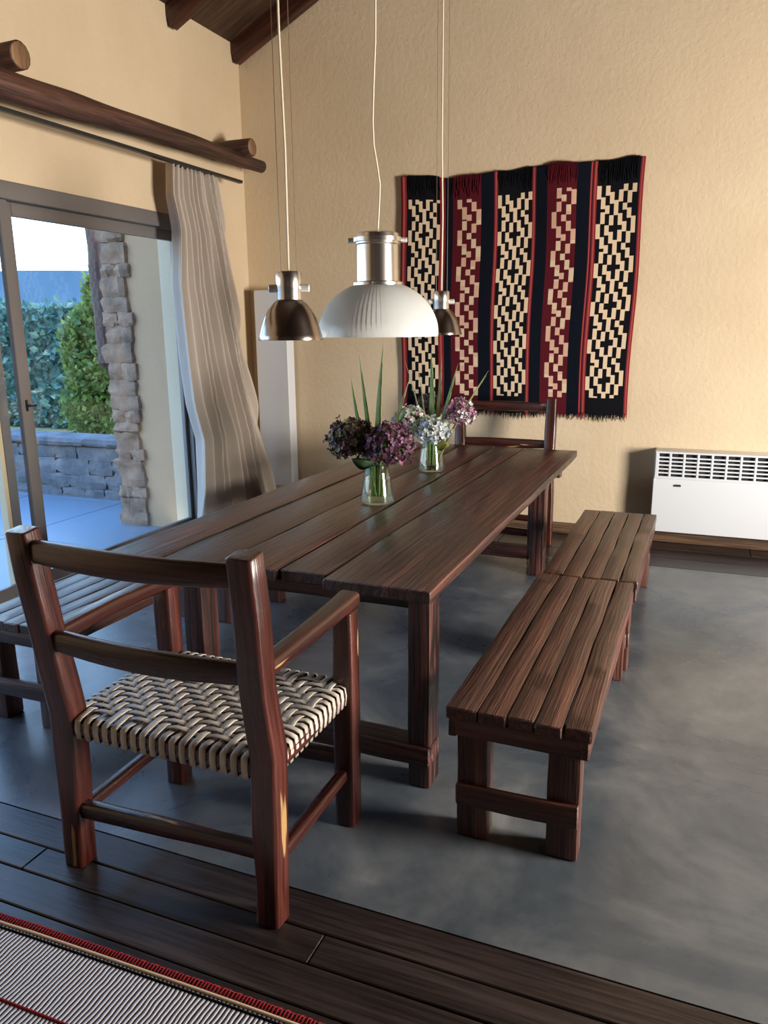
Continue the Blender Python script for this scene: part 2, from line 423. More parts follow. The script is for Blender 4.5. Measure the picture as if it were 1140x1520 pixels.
# right wall with a window, front wall with a wide window
def wall_with_hole(name, axis, a, c, u0, u1, ztop, h0, h1, z0, z1):
    mb = MB()
    for (p, q, r_, s_) in ((u0, h0, 0, ztop), (h1, u1, 0, ztop), (h0, h1, 0, z0), (h0, h1, z1, ztop)):
        mb.prism([(p, r_), (q, r_), (q, s_), (p, s_)], axis, a, c)
    return struct(mb.build(name, M['wall'], sharp=0))
wall_with_hole('wall_right', 'x', XR, XR + .25, YF, YB, ZE, 2.1, 3.4, .55, 1.95)
b = MB(); b.prism([(XL - .25, -.15), (XR + .25, -.15), (XR + .25, ZE), (0, zc(0) + .1), (XL - .25, ZE)], 'y', YF - .25, YF); struct(b.build('wall_front', M['ceil'], sharp=0))
# ceiling boards
b = MB(); N = 26
for side in (-1, 1):
    for i in range(N):
        y0 = YF + (YB - YF) * i / N; y1 = YF + (YB - YF) * (i + 1) / N - .006
        for_x = (side * 3.85, 0)
        b.beam([(for_x[0], (y0+y1)/2, zc(0) - SL * 3.85 + .03), (0, (y0+y1)/2, zc(0) + .03)], y1 - y0, .05, up=(0, 0, 1), r=.004, seg=9, k=1)
    b.prism([(side * 4.1, ZE - SL * .3 + .06), (0, zc(0) + .06), (0, zc(0) + .26), (side * 4.1, ZE - SL * .3 + .26)], 'y', YF - .3, YB + .35)  # unseen roof slab, added to stop sun leaking through the board gaps
struct(b.build('ceiling', M['ceil']))
def rafter(y, label):
    mb = MB(); mb.beam([(XL + .002, y, ZE - .085), (0, y, zc(0) - .085)], .075, .165, up=(0, 0, 1), r=.006, seg=.5, wob=.002)
    o = mb.build('rafter', M['rafter']); tag(o, label, 'rafter', 'roof rafters')
rafter(6.075, 'dark wooden roof rafter sloping up along the gable wall')
rafter(5.235, 'dark wooden roof rafter crossing the ceiling above the curtain')
b = MB()
b.beam([(XL + .01, YB - .011, .045), (XR, YB - .011, .045)], .022, .085, r=.003, seg=2)
struct(b.build('baseboard_back', M['skirt']))

# ------------------------------------------------------------------ sliding glass door
door = bpy.data.objects.new('door_1', None); C.objects.link(door); door.location = (XL, 3.3, 0); struct(door)
dl = lambda p: (p[0] - XL, p[1] - 3.3, p[2])
def dbox(name, lo, hi, mat, parent=door, r=.006):
    mb = MB(); mb.box(dl(lo), dl(hi), r=r); return mb.build(name, mat, parent)
dbox('header', (XL - .13, D0, 2.365), (XL + .004, D1, DT), M['alu'])
dbox('jamb', (XL - .075, D1 - .045, 0), (XL + .004, D1, 2.365), M['alu'])
dbox('jamb', (XL - .13, D0, 0), (XL + .004, D0 + .05, 2.365), M['alu'])
dbox('threshold', (XL - .13, D0, -.01), (XL + .0, D1, .022), M['alu'])
def leaf_panel(name, y0, y1, x, st0, st1):
    mb = MB()
    mb.box(dl((x - .018, y0, .03)), dl((x + .018, y0 + st0, 2.36)), r=.005)
    mb.box(dl((x - .018, y1 - st1, .03)), dl((x + .018, y1, 2.36)), r=.005)
    o = mb.build(name, M['alu'], door)
    mb = MB(); mb.box(dl((x - .019, y0 + st0, 2.283)), dl((x + .019, y1 - st1, 2.36)), r=.004); mb.build('top_rail', M['alu'], o)
    mb = MB(); mb.box(dl((x - .019, y0 + st0, .03)), dl((x + .019, y1 - st1, .115)), r=.004); mb.build('bottom_rail', M['alu'], o)
    mb = MB(); mb.box(dl((x - .003, y0 + st0 - .004, .11)), dl((x + .003, y1 - st1 + .004, 2.29))); mb.build('glass_pane', M['pane'], o, sharp=0)
    return o
fixed = leaf_panel('fixed_leaf', 3.58, D1 - .045, XL - .062, .065, .03)
slide = leaf_panel('sliding_leaf', 1.75, 3.58, XL - .018, .07, .065)
mb = MB(); mb.box(dl((XL - .012, 3.545, 1.15)), dl((XL + .004, 3.567, 1.22)), r=.004); mb.beam([dl((XL + .006, 3.556, 1.185)), dl((XL + .03, 3.556, 1.185)), dl((XL + .032, 3.60, 1.185))], .016, .016, r=.004)
mb.build('latch', M['black'], slide)
dbox('stile', (XL - .12, 3.405, .022), (XL - .06, 3.472, 2.365), M['alu'])
dbox('sunlit_edge_strip', (XL - .118, 3.376, .022), (XL - .062, 3.405, 2.365), M['sunlit_edge'], r=.003)  # sunlit side of the stile, put in as a cream-coloured strip

# ------------------------------------------------------------------ outside
b = MB()
for i in range(10):
    for j in range(8):
        x0 = XL - .25 - 1.15 * (i + 1); y0 = -2.2 + 1.35 * j
        if y0 > 6.5: continue
        b.beam([(x0 + .575, y0 + .004, -.055), (x0 + .575, y0 + 1.346, -.055)], 1.142, .07, r=.006, seg=.5, k=1, wob=.002)
struct(b.build('patio_slabs', M['patio']))
b = MB(); b.box((-90, -40, -.6), (XL - .24, 95, -.075)); struct(b.build('ground', mottled('garden_ground', ((.3, (.10, .12, .06)), (.7, (.18, .19, .10))), .6)))
# plastered wing wall ending in a stone pier
b = MB(); b.box((-4.47, D1 + .012, -.08), (XL - .25, D1 + .42, 3.6)); struct(b.build('wall_outside', M['wall_out'], sharp=0))
def rock(mb, c, d, seed, m=0, rough=.16):
    """irregular rounded stone block"""
    n = 5; grid = {}
    c = Vector(c); d = Vector(d)
    def pt(u, v, w):
        p = Vector((u, v, w)); q = p / max(abs(p.x), abs(p.y), abs(p.z)); s = q.normalized() * 1.28
        q = q.lerp(s, .33)
        k = 1 + rough * noise.noise(q * 1.4 + Vector((seed, seed * .7, 0))) + rough * .5 * noise.noise(q * 3.2 + Vector((0, seed, seed * 2)))
        return c + Vector((q.x * d.x, q.y * d.y, q.z * d.z)) * k * .5
    for ax in range(3):
        for sg in (-1, 1):
            ids = []
            for i in range(n):
                for j in range(n):
                    a, e2 = -1 + 2 * i / (n-1), -1 + 2 * j / (n-1)
                    t = [0, 0, 0]; t[ax] = sg; t[(ax+1) % 3] = a; t[(ax+2) % 3] = e2
                    key = tuple(round(q, 3) for q in t)
                    if key not in grid: grid[key] = mb.vert(pt(*t))
                    ids.append(grid[key])
            for i in range(n - 1):
                for j in range(n - 1): mb.face((ids[i*n+j], ids[(i+1)*n+j], ids[(i+1)*n+j+1], ids[i*n+j+1]), m)
random.seed(11)
b = MB(); b.box((-4.54, D1 + .06, -.08), (-4.40, D1 + .40, 3.5), m=1)
z = -.03; k = 0
while z < 3.3:
    h = random.uniform(.09, .17)
    if k % 3 == 2:
        for xx in (-4.55, -4.41): rock(b, (xx + random.uniform(-.01, .01), D1 + .10, z + h/2), (.15, .26, h * 1.03), k * 3.1 + xx)
    else:
        lx = random.uniform(-.02, .03)
        rock(b, (-4.485 - lx, D1 + .11, z + h/2), (.26 + random.uniform(-.01, .05), .28, h * 1.03), k * 2.7)
    rock(b, (-4.52, D1 + .33, z + h/2), (.22, .28, h * 1.05), k * 5.7 + 40)
    z += h * .96; k += 1
tag(b.build('stone_pier', [M['stone'], M['mortar']]), 'rough fieldstone pier outside the glass door', 'stone pier')
b = MB(); b.box((-9.4, 6.02, -.08), (-4.62, 6.30, .48), m=1)
z = -.05; row = 0
while z < .48:
    h = random.uniform(.11, .16); xx = -9.4
    while xx < -4.6:
        w = random.uniform(.22, .52); rock(b, (xx + w/2, 6.10, z + h/2), (w * 1.04, .24, h * 1.05), xx * 3 + z * 17); xx += w
    z += h; row += 1
xx = -9.4
while xx < -4.6:
    w = random.uniform(.4, .8); rock(b, (xx + w/2, 6.13, .545), (w * 1.03, .40, .075), xx * 5.1, rough=.1); xx += w
tag(b.build('garden_wall', [M['stonew'], M['mortar']]), 'low grey stone garden wall across the patio', 'garden wall')
def foliage(mb, n, inside, size, seed, m=0):
    rnd = random.Random(seed)
    for _ in range(n):
        p = inside(rnd)
        d = Vector((rnd.gauss(0, 1), rnd.gauss(0, 1), rnd.gauss(.4, .8))).normalized()
        sx = d.cross(Vector((rnd.gauss(0, 1), rnd.gauss(0, 1), rnd.gauss(0, 1)))).normalized(); sz = sx.cross(d)
        s_ = size * rnd.uniform(.6, 1.3)
        a = mb.vert(p); c1 = mb.vert(p + d * s_ * .5 + sx * s_ * .33 + sz * s_ * .06); t = mb.vert(p + d * s_); c2 = mb.vert(p + d * s_ * .5 - sx * s_ * .33 + sz * s_ * .06)
        mb.face((a, c1, t, c2), m, False)
def in_blobs(blobs):
    def f(rnd):
        c, r = rnd.choices(blobs, weights=[q[1][0] * q[1][2] for q in blobs])[0]
        v = Vector((rnd.gauss(0, 1), rnd.gauss(0, 1), rnd.gauss(0, 1))).normalized() * rnd.uniform(.55, 1.0)
        return Vector((c[0] + v.x * r[0], c[1] + v.y * r[1], c[2] + v.z * r[2]))
    return f
shrub = thing('shrub', (-6.3, 6.85, -.07), 'leafy green shrub with sunlit yellow top growing behind the stone garden wall', 'shrub')
o0 = Vector((-6.3, 6.85, -.07))
b = MB(); foliage(b, 5200, in_blobs([((-.02, 0, .85), (.40, .35, .40)), ((.05, 0, 1.25), (.34, .32, .36)), ((-.02, .02, 1.62), (.26, .26, .34)), ((.12, 0, 2.0), (.13, .14, .34)), ((-.22, 0, 1.5), (.14, .2, .3))]), .075, 3)
b.build('foliage', M['leaf'], shrub, sharp=0)
b = MB()
for a in range(6):
    t = a * 1.05; b.tube([(0, 0, 0), (.09 * math.cos(t), .08 * math.sin(t), .6), (.2 * math.cos(t), .16 * math.sin(t), 1.3 + .1 * a)], [.016, .012, .005])
b.build('stem', M['log'], shrub)
hedge = thing('hedge', (-11.5, 11.0, -.07), 'tall clipped blue-green hedge behind the garden wall', 'hedge')
b = MB(); foliage(b, 9000, lambda r: Vector((r.uniform(-5.5, 5.0), r.choice((-.35, -.3, -.2, .1)) + r.uniform(-.08, .08), r.uniform(0, 2.18))), .16, 8)
b.build('foliage', M['hedge'], hedge, sharp=0)
b = MB(); b.box((-5.4, -.22, .05), (4.9, .3, 2.1)); b.build('inner_growth', M['hedge'], hedge, sharp=0)
b = MB(); pts = []
for i in range(41):
    xx = -120 + 4 * i; pts.append((xx, 7.6 + .9 * math.sin(xx * .05) + .5 * noise.noise(Vector((xx * .11, 0, 0)))))
for (xa, za), (xb, zb) in zip(pts, pts[1:]):
    q = [b.vert((xa, 58, -1)), b.vert((xb, 58, -1)), b.vert((xb, 62, zb)), b.vert((xa, 62, za)), b.vert((xa, 84, -1)), b.vert((xb, 84, -1))]
    b.face((q[0], q[1], q[2], q[3])); b.face((q[3], q[2], q[5], q[4]))
struct(b.build('hills', M['hill'], sharp=0))
b = MB(); b.beam([(-5.74, 6.46, -.07), (-5.74, 6.46, 1.3), (-5.75, 6.46, 2.95)], .15, .15, r=.05, wob=.01, k=3)
tag(b.build('porch_post', M['log']), 'weathered wooden porch post beside the stone pier, behind the shrub leaves', 'post')

# ------------------------------------------------------------------ log curtain pole, stubs, rail, curtain
b = MB()
b.beam([(-3.55, 1.4, 2.87), (-3.55, 3.4, 2.886), (-3.55, 4.8, 2.925), (-3.55, 6.03, 2.935)], [.17, .165, .13, .10], [.18, .165, .13, .10],
       prof=lambda w, h: [(w/2 * math.cos(2*PI*i/14), h/2 * math.sin(2*PI*i/14)) for i in range(14)], wob=.009, freq=3)
tag(b.build('curtain_pole', M['log'], sharp=50), 'long dark log pole fixed above the glass door', 'curtain pole')
def stub(y, z, x1, r, label):
    mb = MB()
    n = 14
    mb.beam([(XL - .01, y, z), (x1, y, z)], 2*r, 2*r, prof=lambda w, h: [(w/2 * math.cos(2*PI*i/n), h/2 * math.sin(2*PI*i/n)) for i in range(n)], wob=.004)
    o = mb.build('log_bracket', M['log'], sharp=50); tag(o, label, 'log bracket', 'sawn log stubs above the door')
    mb = MB(); mb.lathe([(0.0005, .003), (r * .45, .004), (r * .8, .003), (r * .9, 0)], n=16)
    e_ = mb.build('cut_end', M['logend'], o); e_.location = (x1, y, z); e_.rotation_euler = (0, PI/2, 0)
    e_['label'] = 'pale sawn end grain'
stub(3.50, 3.05, -3.50, .072, 'short sawn log stub above the thick end of the pole')
stub(5.70, 3.012, -3.43, .066, 'short sawn log stub near the room corner above the pole tip')
b = MB(); b.box((-3.585, 1.4, 2.758), (-3.545, 5.72, 2.780), r=.003)
tag(b.build('curtain_rail', M['black']), 'slim dark curtain rail under the log pole', 'curtain rail')

def interp(kn, v):
    for (a, p), (c, q) in zip(kn, kn[1:]):
        if v <= c:
            t = (v - a) / (c - a); t = t * t * (3 - 2 * t) if False else t
            return p + (q - p) * t
    return kn[-1][1]
def make_curtain():
    mb = MB(); NU, NV = 150, 60; ids = []
    zt, zb = 2.775, .015
    yl = [(0, 4.86), (.08, 4.83), (.16, 4.885), (.3, 4.845), (.62, 4.90), (.72, 4.97), (.86, 4.90), (1, 4.80)]
    yr = [(0, 5.44), (.25, 5.53), (.5, 5.63), (.65, 5.74), (.8, 5.83), (.92, 5.92), (1, 5.96)]
    for iv in range(NV + 1):
        v = iv / NV; zz = zt + (zb - zt) * v; a, c = interp(yl, v), interp(yr, v); row = []
        for iu in range(NU + 1):
            u = iu / NU
            uu = u + .018 * math.sin(2 * PI * (u * 2.3 + v * .5)) 
            ph = 2 * PI * (11.5 - 3.6 * v) * uu + .8 * math.sin(v * 3 + u * 5) + 2.4 * noise.noise(Vector((u * 3.1, v * .12, 7.0)))
            amp = (.042 + .036 * v) * (1 - .6 * max(0, u - .8) / .2) * (0.8 + .7 * noise.noise(Vector((u * 7, v * .35, 3.0))))
            xo = amp * (math.sin(ph) + .35 * math.sin(2 * ph + .6)) + .018 * math.sin(2 * PI * 4.1 * u + 1.3 + v) * v
            y = a + (c - a) * (u + .011 * math.cos(ph) * min(1, 4 * (1 - u), 4 * u + .1))
            xx = -3.60 + .10 * v * u + xo
            row.append(mb.vert((xx, y, zz + .012 * math.sin(ph * .5) * (v < .02))))
        ids.append(row)
    for i in range(NV):
        for j in range(NU): mb.face((ids[i][j], ids[i][j+1], ids[i+1][j+1], ids[i+1][j]))
    o = mb.build('curtain', M['curtain'], sharp=0)
    sm = o.modifiers.new('thickness', 'SOLIDIFY'); sm.thickness = .003
    return o
cu = make_curtain(); tag(cu, 'pleated beige cotton curtain flaring to the floor beside the glass door', 'curtain')
for i in range(10):
    y = 4.90 + i * .058
    b = MB(); b.tube([(-3.565, y, 2.77), (-3.59, y + .004, 2.748)], .004, n=6); b.build('hook', M['black'], cu)

# ------------------------------------------------------------------ white panel in the corner
t = thing('panel_radiator', (-3.51, YB, .25), 'tall plain white panel radiator on the back wall by the room corner', 'radiator')
b = MB(); b.box((-.155, -.15, 0), (.155, -.03, 1.70), r=.014); b.build('casing', M['white'], t)
for zz in (.3, 1.4):
    b = MB(); b.box((-.06, -.035, zz), (.06, -.001, zz + .06)); b.build('wall_bracket', M['white'], t)

# ------------------------------------------------------------------ wall heater
t = thing('wall_heater', (-.301, YB, .12), 'white wall heater with slotted top grille behind the far bench', 'heater')
HW = .96; HH = .606; HD = .18
b = MB()
for lo, hi in (((0, -HD, 0), (.018, 0, HH)), ((HW - .018, -HD, 0), (HW, 0, HH)), ((0, -HD, HH - .012), (HW, 0, HH)), ((0, -HD + .01, 0), (HW, 0, .014)), ((0, -HD + .02, 0), (HW, -.01, .40))): b.box(lo, hi, r=.004)
b.build('casing', M['white'], t)
b = MB(); cs = []
for i in range(15):
    q = i / 14; cs.append((-HD - .012 * math.sin(PI * q) + .004, .004 + .413 * q))
poly = cs + [(-HD + .03, .417), (-HD + .03, .004)]
b.prism(poly, 'x', .004, HW - .004); o = b.build('front_cover', M['white'], t, sharp=30)
b = MB(); b.prism([(.115 + .04, -HD - .0135), (.115 + .08, -HD - .0135), (.115 + .074, -HD + .0), (.115 + .046, -HD + .0)], 'z', .352, .366)
b.build('thumb_slot', M['dark'], o)
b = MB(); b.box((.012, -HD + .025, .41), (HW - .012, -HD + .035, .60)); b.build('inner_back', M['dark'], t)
b = MB()
b.box((.006, -HD - .006, .405), (HW - .006, -HD + .006, .424), r=.002); b.box((.006, -HD - .006, .592), (HW - .006, -HD + .006, .606), r=.002)
for i in range(11):
    xx = .008 + i * .0944; b.box((xx, -HD - .006, .42), (xx + (.024 if i == 0 else .016), -HD + .006, .596), r=.002)
for i in range(5):
    zz = .448 + i * .0285
    b.beam([(.02, -HD + .002, zz), (HW - .02, -HD + .002, zz)], .012, .0115, r=.002, seg=9)
b.build('grille', M['white'], t)

# ------------------------------------------------------------------ woven hanging on the back wall
def make_hanging():
    root = thing('woven_wall_hanging', (-1.43, YB, .93), 'large black, red and cream geometric woven hanging on the back wall', 'wall hanging')
    Z0, Z1 = .965, 2.775
    bounds = [(-2.347, -2.300, 'r'), (-2.300, -2.287, 'n'), (-2.287, -2.031, 'B'), (-2.031, -1.983, 'r'), (-1.983, -1.922, 'n'), (-1.922, -1.690, 'W'),
              (-1.690, -1.588, 'n'), (-1.588, -1.560, 'r'), (-1.560, -1.299, 'B'), (-1.299, -1.272, 'r'), (-1.272, -1.184, 'n'), (-1.184, -.969, 'W'),
              (-.969, -.875, 'n'), (-.875, -.860, 'r'), (-.860, -.853, 'n'), (-.853, -.825, 'r'), (-.825, -.546, 'B'), (-.546, -.532, 'n'), (-.532, -.505, 'r')]
    mats = [M['blackcl'], M['navycl'], M['creamcl'], M['redcl'], M['winecl'], M['pinkcl'], M['palered']]
    xs = []; kinds = []
    for x0, x1, kd in bounds:
        n = {'B': 9, 'W': 6, 'r': 3}.get(kd, 1)
        for i in range(n): xs.append(x0 + (x1 - x0) * i / n); kinds.append((kd, i, n))
    xs.append(bounds[-1][1])
    PER = .273; RH = PER / 24; NR = int((Z1 - Z0) / RH); rows = [Z0 + (Z1 - Z0) * i / NR for i in range(NR + 1)]
    mb = MB()
    def surf(x, z):
        u = (x + 2.347) / 1.842; v = (z - Z0) / (Z1 - Z0)
        sag = -.030 * math.sin(PI * min(1, u / .62)) ** 2 * v if u < .62 else .0
        zz = z + sag + (.006 * math.sin(u * 21) + .004 * math.sin(u * 47 + 1)) * max(0, v - .85) / .15 + .008 * math.sin(u * 33) * max(0, .1 - v) / .1
        xx = x - .030 * (1 - v) * max(0, u - .1) + .006 * math.sin(v * 9 + u * 3)
        dy = .020 + .012 * math.sin(u * 17 + v * 2) * (.3 + .7 * v) + .006 * noise.noise(Vector((u * 8, v * 5, 0)))
        return (xx + 1.43, -dy, zz - .93)
    ids = [[mb.vert(surf(x, z)) for x in xs] for z in rows]
    # stepped lozenges: for each column (distance from the middle) the cream spans in twelfths of the half period
    LOZ = {0: ((3.6, 6.1),), 1: ((.85, 4.2),), 2: ((-1, 1.5), (4.9, 6.1)), 3: ((2.0, 5.35),), 4: ((-1, 2.4),)}
    ZIG = {1: ((0, .39),), 2: ((.36, .67), (.74, 1.0)), 3: ((.57, .74), (.05, .25)), 4: ((.80, 1.07), (.25, .49)), 5: ((.43, .84),)}
    for r in range(NR):
        z = (rows[r] + rows[r+1]) / 2
        for c, (kd, i, n) in enumerate(kinds):
            inpat = 1.085 < z < 2.605
            m = {'r': 6 if i == 1 else 3, 'n': 1, 'B': 0, 'W': 4}[kd]
            if inpat and kd == 'B':
                off = -.03 if xs[c] < -1.9 else 0
                tt = (z - 2.585 + off) / PER * 12 - (i - 4) * .22; tt = tt % 12; tt = min(tt, 12 - tt)
                if any(p <= tt < q for p, q in LOZ[abs(i - 4)]): m = 2
            elif inpat and kd == 'W':
                tt = (-(z - 2.47) / PER + (-.36 if xs[c] < -1.5 else -.106)) % 1.0
                if i in ZIG and any(p <= tt < q or p <= tt + 1 < q for p, q in ZIG[i]): m = 5 if (i + int(z / .07)) % 3 else 2
            mb.face((ids[r][c], ids[r][c+1], ids[r+1][c+1], ids[r+1][c]), m)
    o = mb.build('woven_cloth', mats, root, sharp=0)
    sm = o.modifiers.new('thickness', 'SOLIDIFY'); sm.thickness = .008; sm.offset = -1
    rnd = random.Random(4)
    lo, hi = MB(), MB()
    for c in range(len(xs) - 1):
        n = max(2, int((xs[c+1] - xs[c]) / .007))
        m = {'r': 3, 'n': 1, 'B': 0, 'W': 4}[kinds[c][0]]
        for q in range(n):
            x = xs[c] + (xs[c+1] - xs[c]) * (q + .5) / n
            p = Vector(surf(x, Z0)); L = rnd.uniform(.02, .06) if kinds[c][0] != 'W' else rnd.uniform(.01, .04)
            lo.tube([p + Vector((0, -.003, .006)), p + Vector((rnd.gauss(0, .005), -.004, -L * .6)), p + Vector((rnd.gauss(0, .008), -.003, -L))], [.003, .0025, .001], m=m, n=4)
            p = Vector(surf(x, Z1)); L = rnd.uniform(.10, .16)
            if kinds[c][0] in 'BW':
                hi.tube([p + Vector((0, -.008, .006)), p + Vector((rnd.gauss(0, .004), -.014, -L * .5)), p + Vector((rnd.gauss(0, .007), -.011, -L))], [.0035, .003, .0015], m=m, n=4)
    for mb in (lo, hi):
        fr = mb.build('fringe', mats, root, sharp=0); fr['kind'] = 'stuff'
make_hanging()

# ------------------------------------------------------------------ dining table
T = thing('dining_table', (-1.47, 3.95, 0), 'long rustic dark red-brown plank dining table carrying two vases of flowers', 'dining table')
tl = lambda x, y, z: (x + 1.47, y - 3.95, z)
b = MB()
PL = [((-2.170, -1.915), (-2.150, -1.925), 2.335, 5.62), ((-1.915, -1.655), (-1.925, -1.660), 2.345, 5.63), ((-1.655, -1.405), (-1.660, -1.42), 2.36, 5.62),
      ((-1.405, -1.205), (-1.42, -1.185), 2.385, 5.60), ((-1.205, -.790), (-1.185, -.800), 2.335, 5.575)]
for i, (n, f, y0, y1) in enumerate(PL):
    g = .007 if i not in (0, 3) else .011
    w0, w1 = n[1] - n[0] - g, f[1] - f[0] - g
    zt = .758 + (.003, -.002, .001, .0, .0025)[i]
    b.beam([tl((n[0]+n[1])/2, y0, zt - .022), tl((n[0]+n[1])/2 * .5 + (f[0]+f[1])/4, (y0+y1)/2, zt - .022), tl((f[0]+f[1])/2, y1, zt - .022)], [w0, (w0+w1)/2, w1], .044, r=.005, wob=.006, freq=2.6, seg=.09, k=2)
b.build('tabletop', M['table'], T)
def tleg(x0, x1, y0, y1):
    mb = MB(); cx, cy = (x0+x1)/2, (y0+y1)/2
    mb.beam([tl(cx, cy, 0), tl(cx, cy, .35), tl(cx, cy, .716)], x1 - x0, y1 - y0, up=(0, 1, 0), r=.006, wob=.004, freq=5)
    mb.build('leg', M['table'], T)
tleg(-.888, -.806, 2.36, 2.47); tleg(-1.845, -1.755, 2.38, 2.49)
tleg(-1.00, -.905, 4.95, 5.06); tleg(-1.95, -1.86, 4.97, 5.08)
b = MB(); b.beam([tl(-1.86, 2.405, .135), tl(-.80, 2.395, .135)], .115, .070, r=.006, wob=.006, freq=4); b.build('stretcher', M['table'], T)
b = MB(); b.beam([tl(-1.95, 5.02, .145), tl(-.90, 5.00, .145)], .08, .075, r=.006, wob=.006, freq=4); b.build('stretcher', M['table'], T)
for yy in (2.43, 5.02):
    b = MB(); b.beam([tl(-2.05, yy, .692), tl(-.82, yy, .692)], .07, .05, r=.005, wob=.003); b.build('batten', M['table'], T)

# ------------------------------------------------------------------ benches
def make_bench(label, loc, L, seed):
    random.seed(seed)
    W_ = .445; H_ = .458
    r = thing('plank_bench', loc, label, 'bench', 'low plank benches around the dining table')
    mb = MB(); xs = [0, .101, .193, .279, .365, W_]
    for i in range(5):
        mb.beam([((xs[i]+xs[i+1])/2, random.uniform(-.006, .008), H_ - .021 + random.uniform(-.002, .002)), ((xs[i]+xs[i+1])/2, L + random.uniform(-.012, .006), H_ - .021)],
                xs[i+1] - xs[i] - .0035, .040, r=.0035 if i < 4 else .006, wob=.0045 if i < 4 else .009, freq=4, seg=.06)
    mb.build('seat', M['bench'], r)
    for y in (.012, L - .042):
        mb = MB(); mb.beam([(.012, y + .015, H_ - .070), (W_ - .012, y + .015, H_ - .074)], .03, .062, r=.004, wob=.003); mb.build('apron', M['bench'], r)
    for x in (.006, W_ - .026):
        mb = MB(); mb.beam([(x + .011, .01, H_ - .072), (x + .011, L - .01, H_ - .072)], .026, .066, r=.004, wob=.004); mb.build('apron', M['bench'], r)
    for y in (.015, L - .10):
        for x in (.036, W_ - .122):
            mb = MB(); mb.beam([(x + .049, y + .042, 0), (x + .047, y + .042, H_ - .042)], .098, .085, up=(0, 1, 0), r=.005, wob=.004, freq=6); mb.build('leg', M['bench'], r)
        yy = y - .009 if y < .5 else y + .094
        mb = MB(); mb.beam([(.034, yy, .160), (W_ - .022, yy, .166)], .022, .074, r=.004, wob=.004, freq=6); mb.build('stretcher', M['bench'], r)
    return r
make_bench('low brown plank bench with chipped edge, standing end-on close to the floorboards, nearer the camera', (-.676, 2.142, 0), 1.475, 1)
make_bench('low brown plank bench in line between the chipped bench and the white heater', (-.664, 3.625, 0), 1.44, 2)
make_bench('low plank bench with blue window sheen behind the woven armchair', (-2.795, 2.185, 0), 1.40, 3)
make_bench('low plank bench mostly hidden under the tabletop on the curtain side', (-2.715, 3.87, 0), 1.40, 4)

# ------------------------------------------------------------------ rustic chairs
def weave_seat(x0, x1, y0, y1, z, drop):
    mb = MB()
    nx, ny = 20, 15                     # strips running along y, strips running along x
    mxx, myy = .030, .045
    px = [x0 + mxx * .7 + (x1 - x0 - 1.4 * mxx) * (i + .5) / nx for i in range(nx)]
    py = [y0 + myy * .9 + (y1 - y0 - 1.8 * myy) * (j + .5) / ny for j in range(ny)]
    amp = .0048; th = .0035; rnd = random.Random(2)
    def strip(path, w, side):
        side = Vector(side); _rid[0] += 1; sd = _rid[0] * 3.7
        rows = []; u = 0
        for i, p in enumerate(path):
            p = Vector(p); a = Vector(path[max(0, i-1)]); c = Vector(path[min(len(path)-1, i+1)])
            d = (c - a).normalized(); nrm = side.cross(d).normalized()
            if i: u += (p - Vector(path[i-1])).length
            ring = []
            for (cx, cz) in ((-w/2, 0), (-w/2 * .72, th * .5), (w/2 * .72, th * .5), (w/2, 0), (w/2 * .72, -th * .5), (-w/2 * .72, -th * .5)):
                ring.append(mb.vert(p + side * cx + nrm * cz, (u + sd, cx + sd, cz)))
            rows.append(ring)
        for a, c in zip(rows, rows[1:]):
            for j in range(6): mb.face((a[j], a[(j+1) % 6], c[(j+1) % 6], c[j]))
        mb.face(rows[0]); mb.face(tuple(reversed(rows[-1])))
    def over(i, j): return 1 if ((i + j) // 2) % 2 == 0 else -1
    for i, x in enumerate(px):
        w = (x1 - x0 - 1.4 * mxx) / nx * .66
        jx = rnd.gauss(0, .0015)
        path = [(x, y0 + .03, z - drop + .006), (x, y0 - .004, z - drop + .002), (x, y0 - .007, z - drop * .5), (x, y0 - .003, z - .006), (x, y0 + .012, z)]
        for j, y in enumerate(py):
            path.append((x + jx, y, z + amp * over(i, j)))
        path += [(x, y1 - .012, z), (x, y1 + .003, z - .006), (x, y1 + .007, z - drop * .5), (x, y1 + .004, z - drop + .002), (x, y1 - .03, z - drop + .006)]
        strip(path, w, (1, 0, 0))
    for j, y in enumerate(py):
        w = (y1 - y0 - 1.8 * myy) / ny * .66
        path = [(x0 + .03, y, z - drop + .006), (x0 - .004, y, z - drop + .002), (x0 - .007, y, z - drop * .5), (x0 - .003, y, z - .006), (x0 + .012, y, z)]
        for i, x in enumerate(px): path.append((x, y, z - amp * over(i, j)))
        path += [(x1 - .012, y, z), (x1 + .003, y, z - .006), (x1 + .007, y, z - drop * .5), (x1 + .004, y, z - drop + .002), (x1 - .03, y, z - drop + .006)]
        strip(path, w, (0, 1, 0))
    return mb
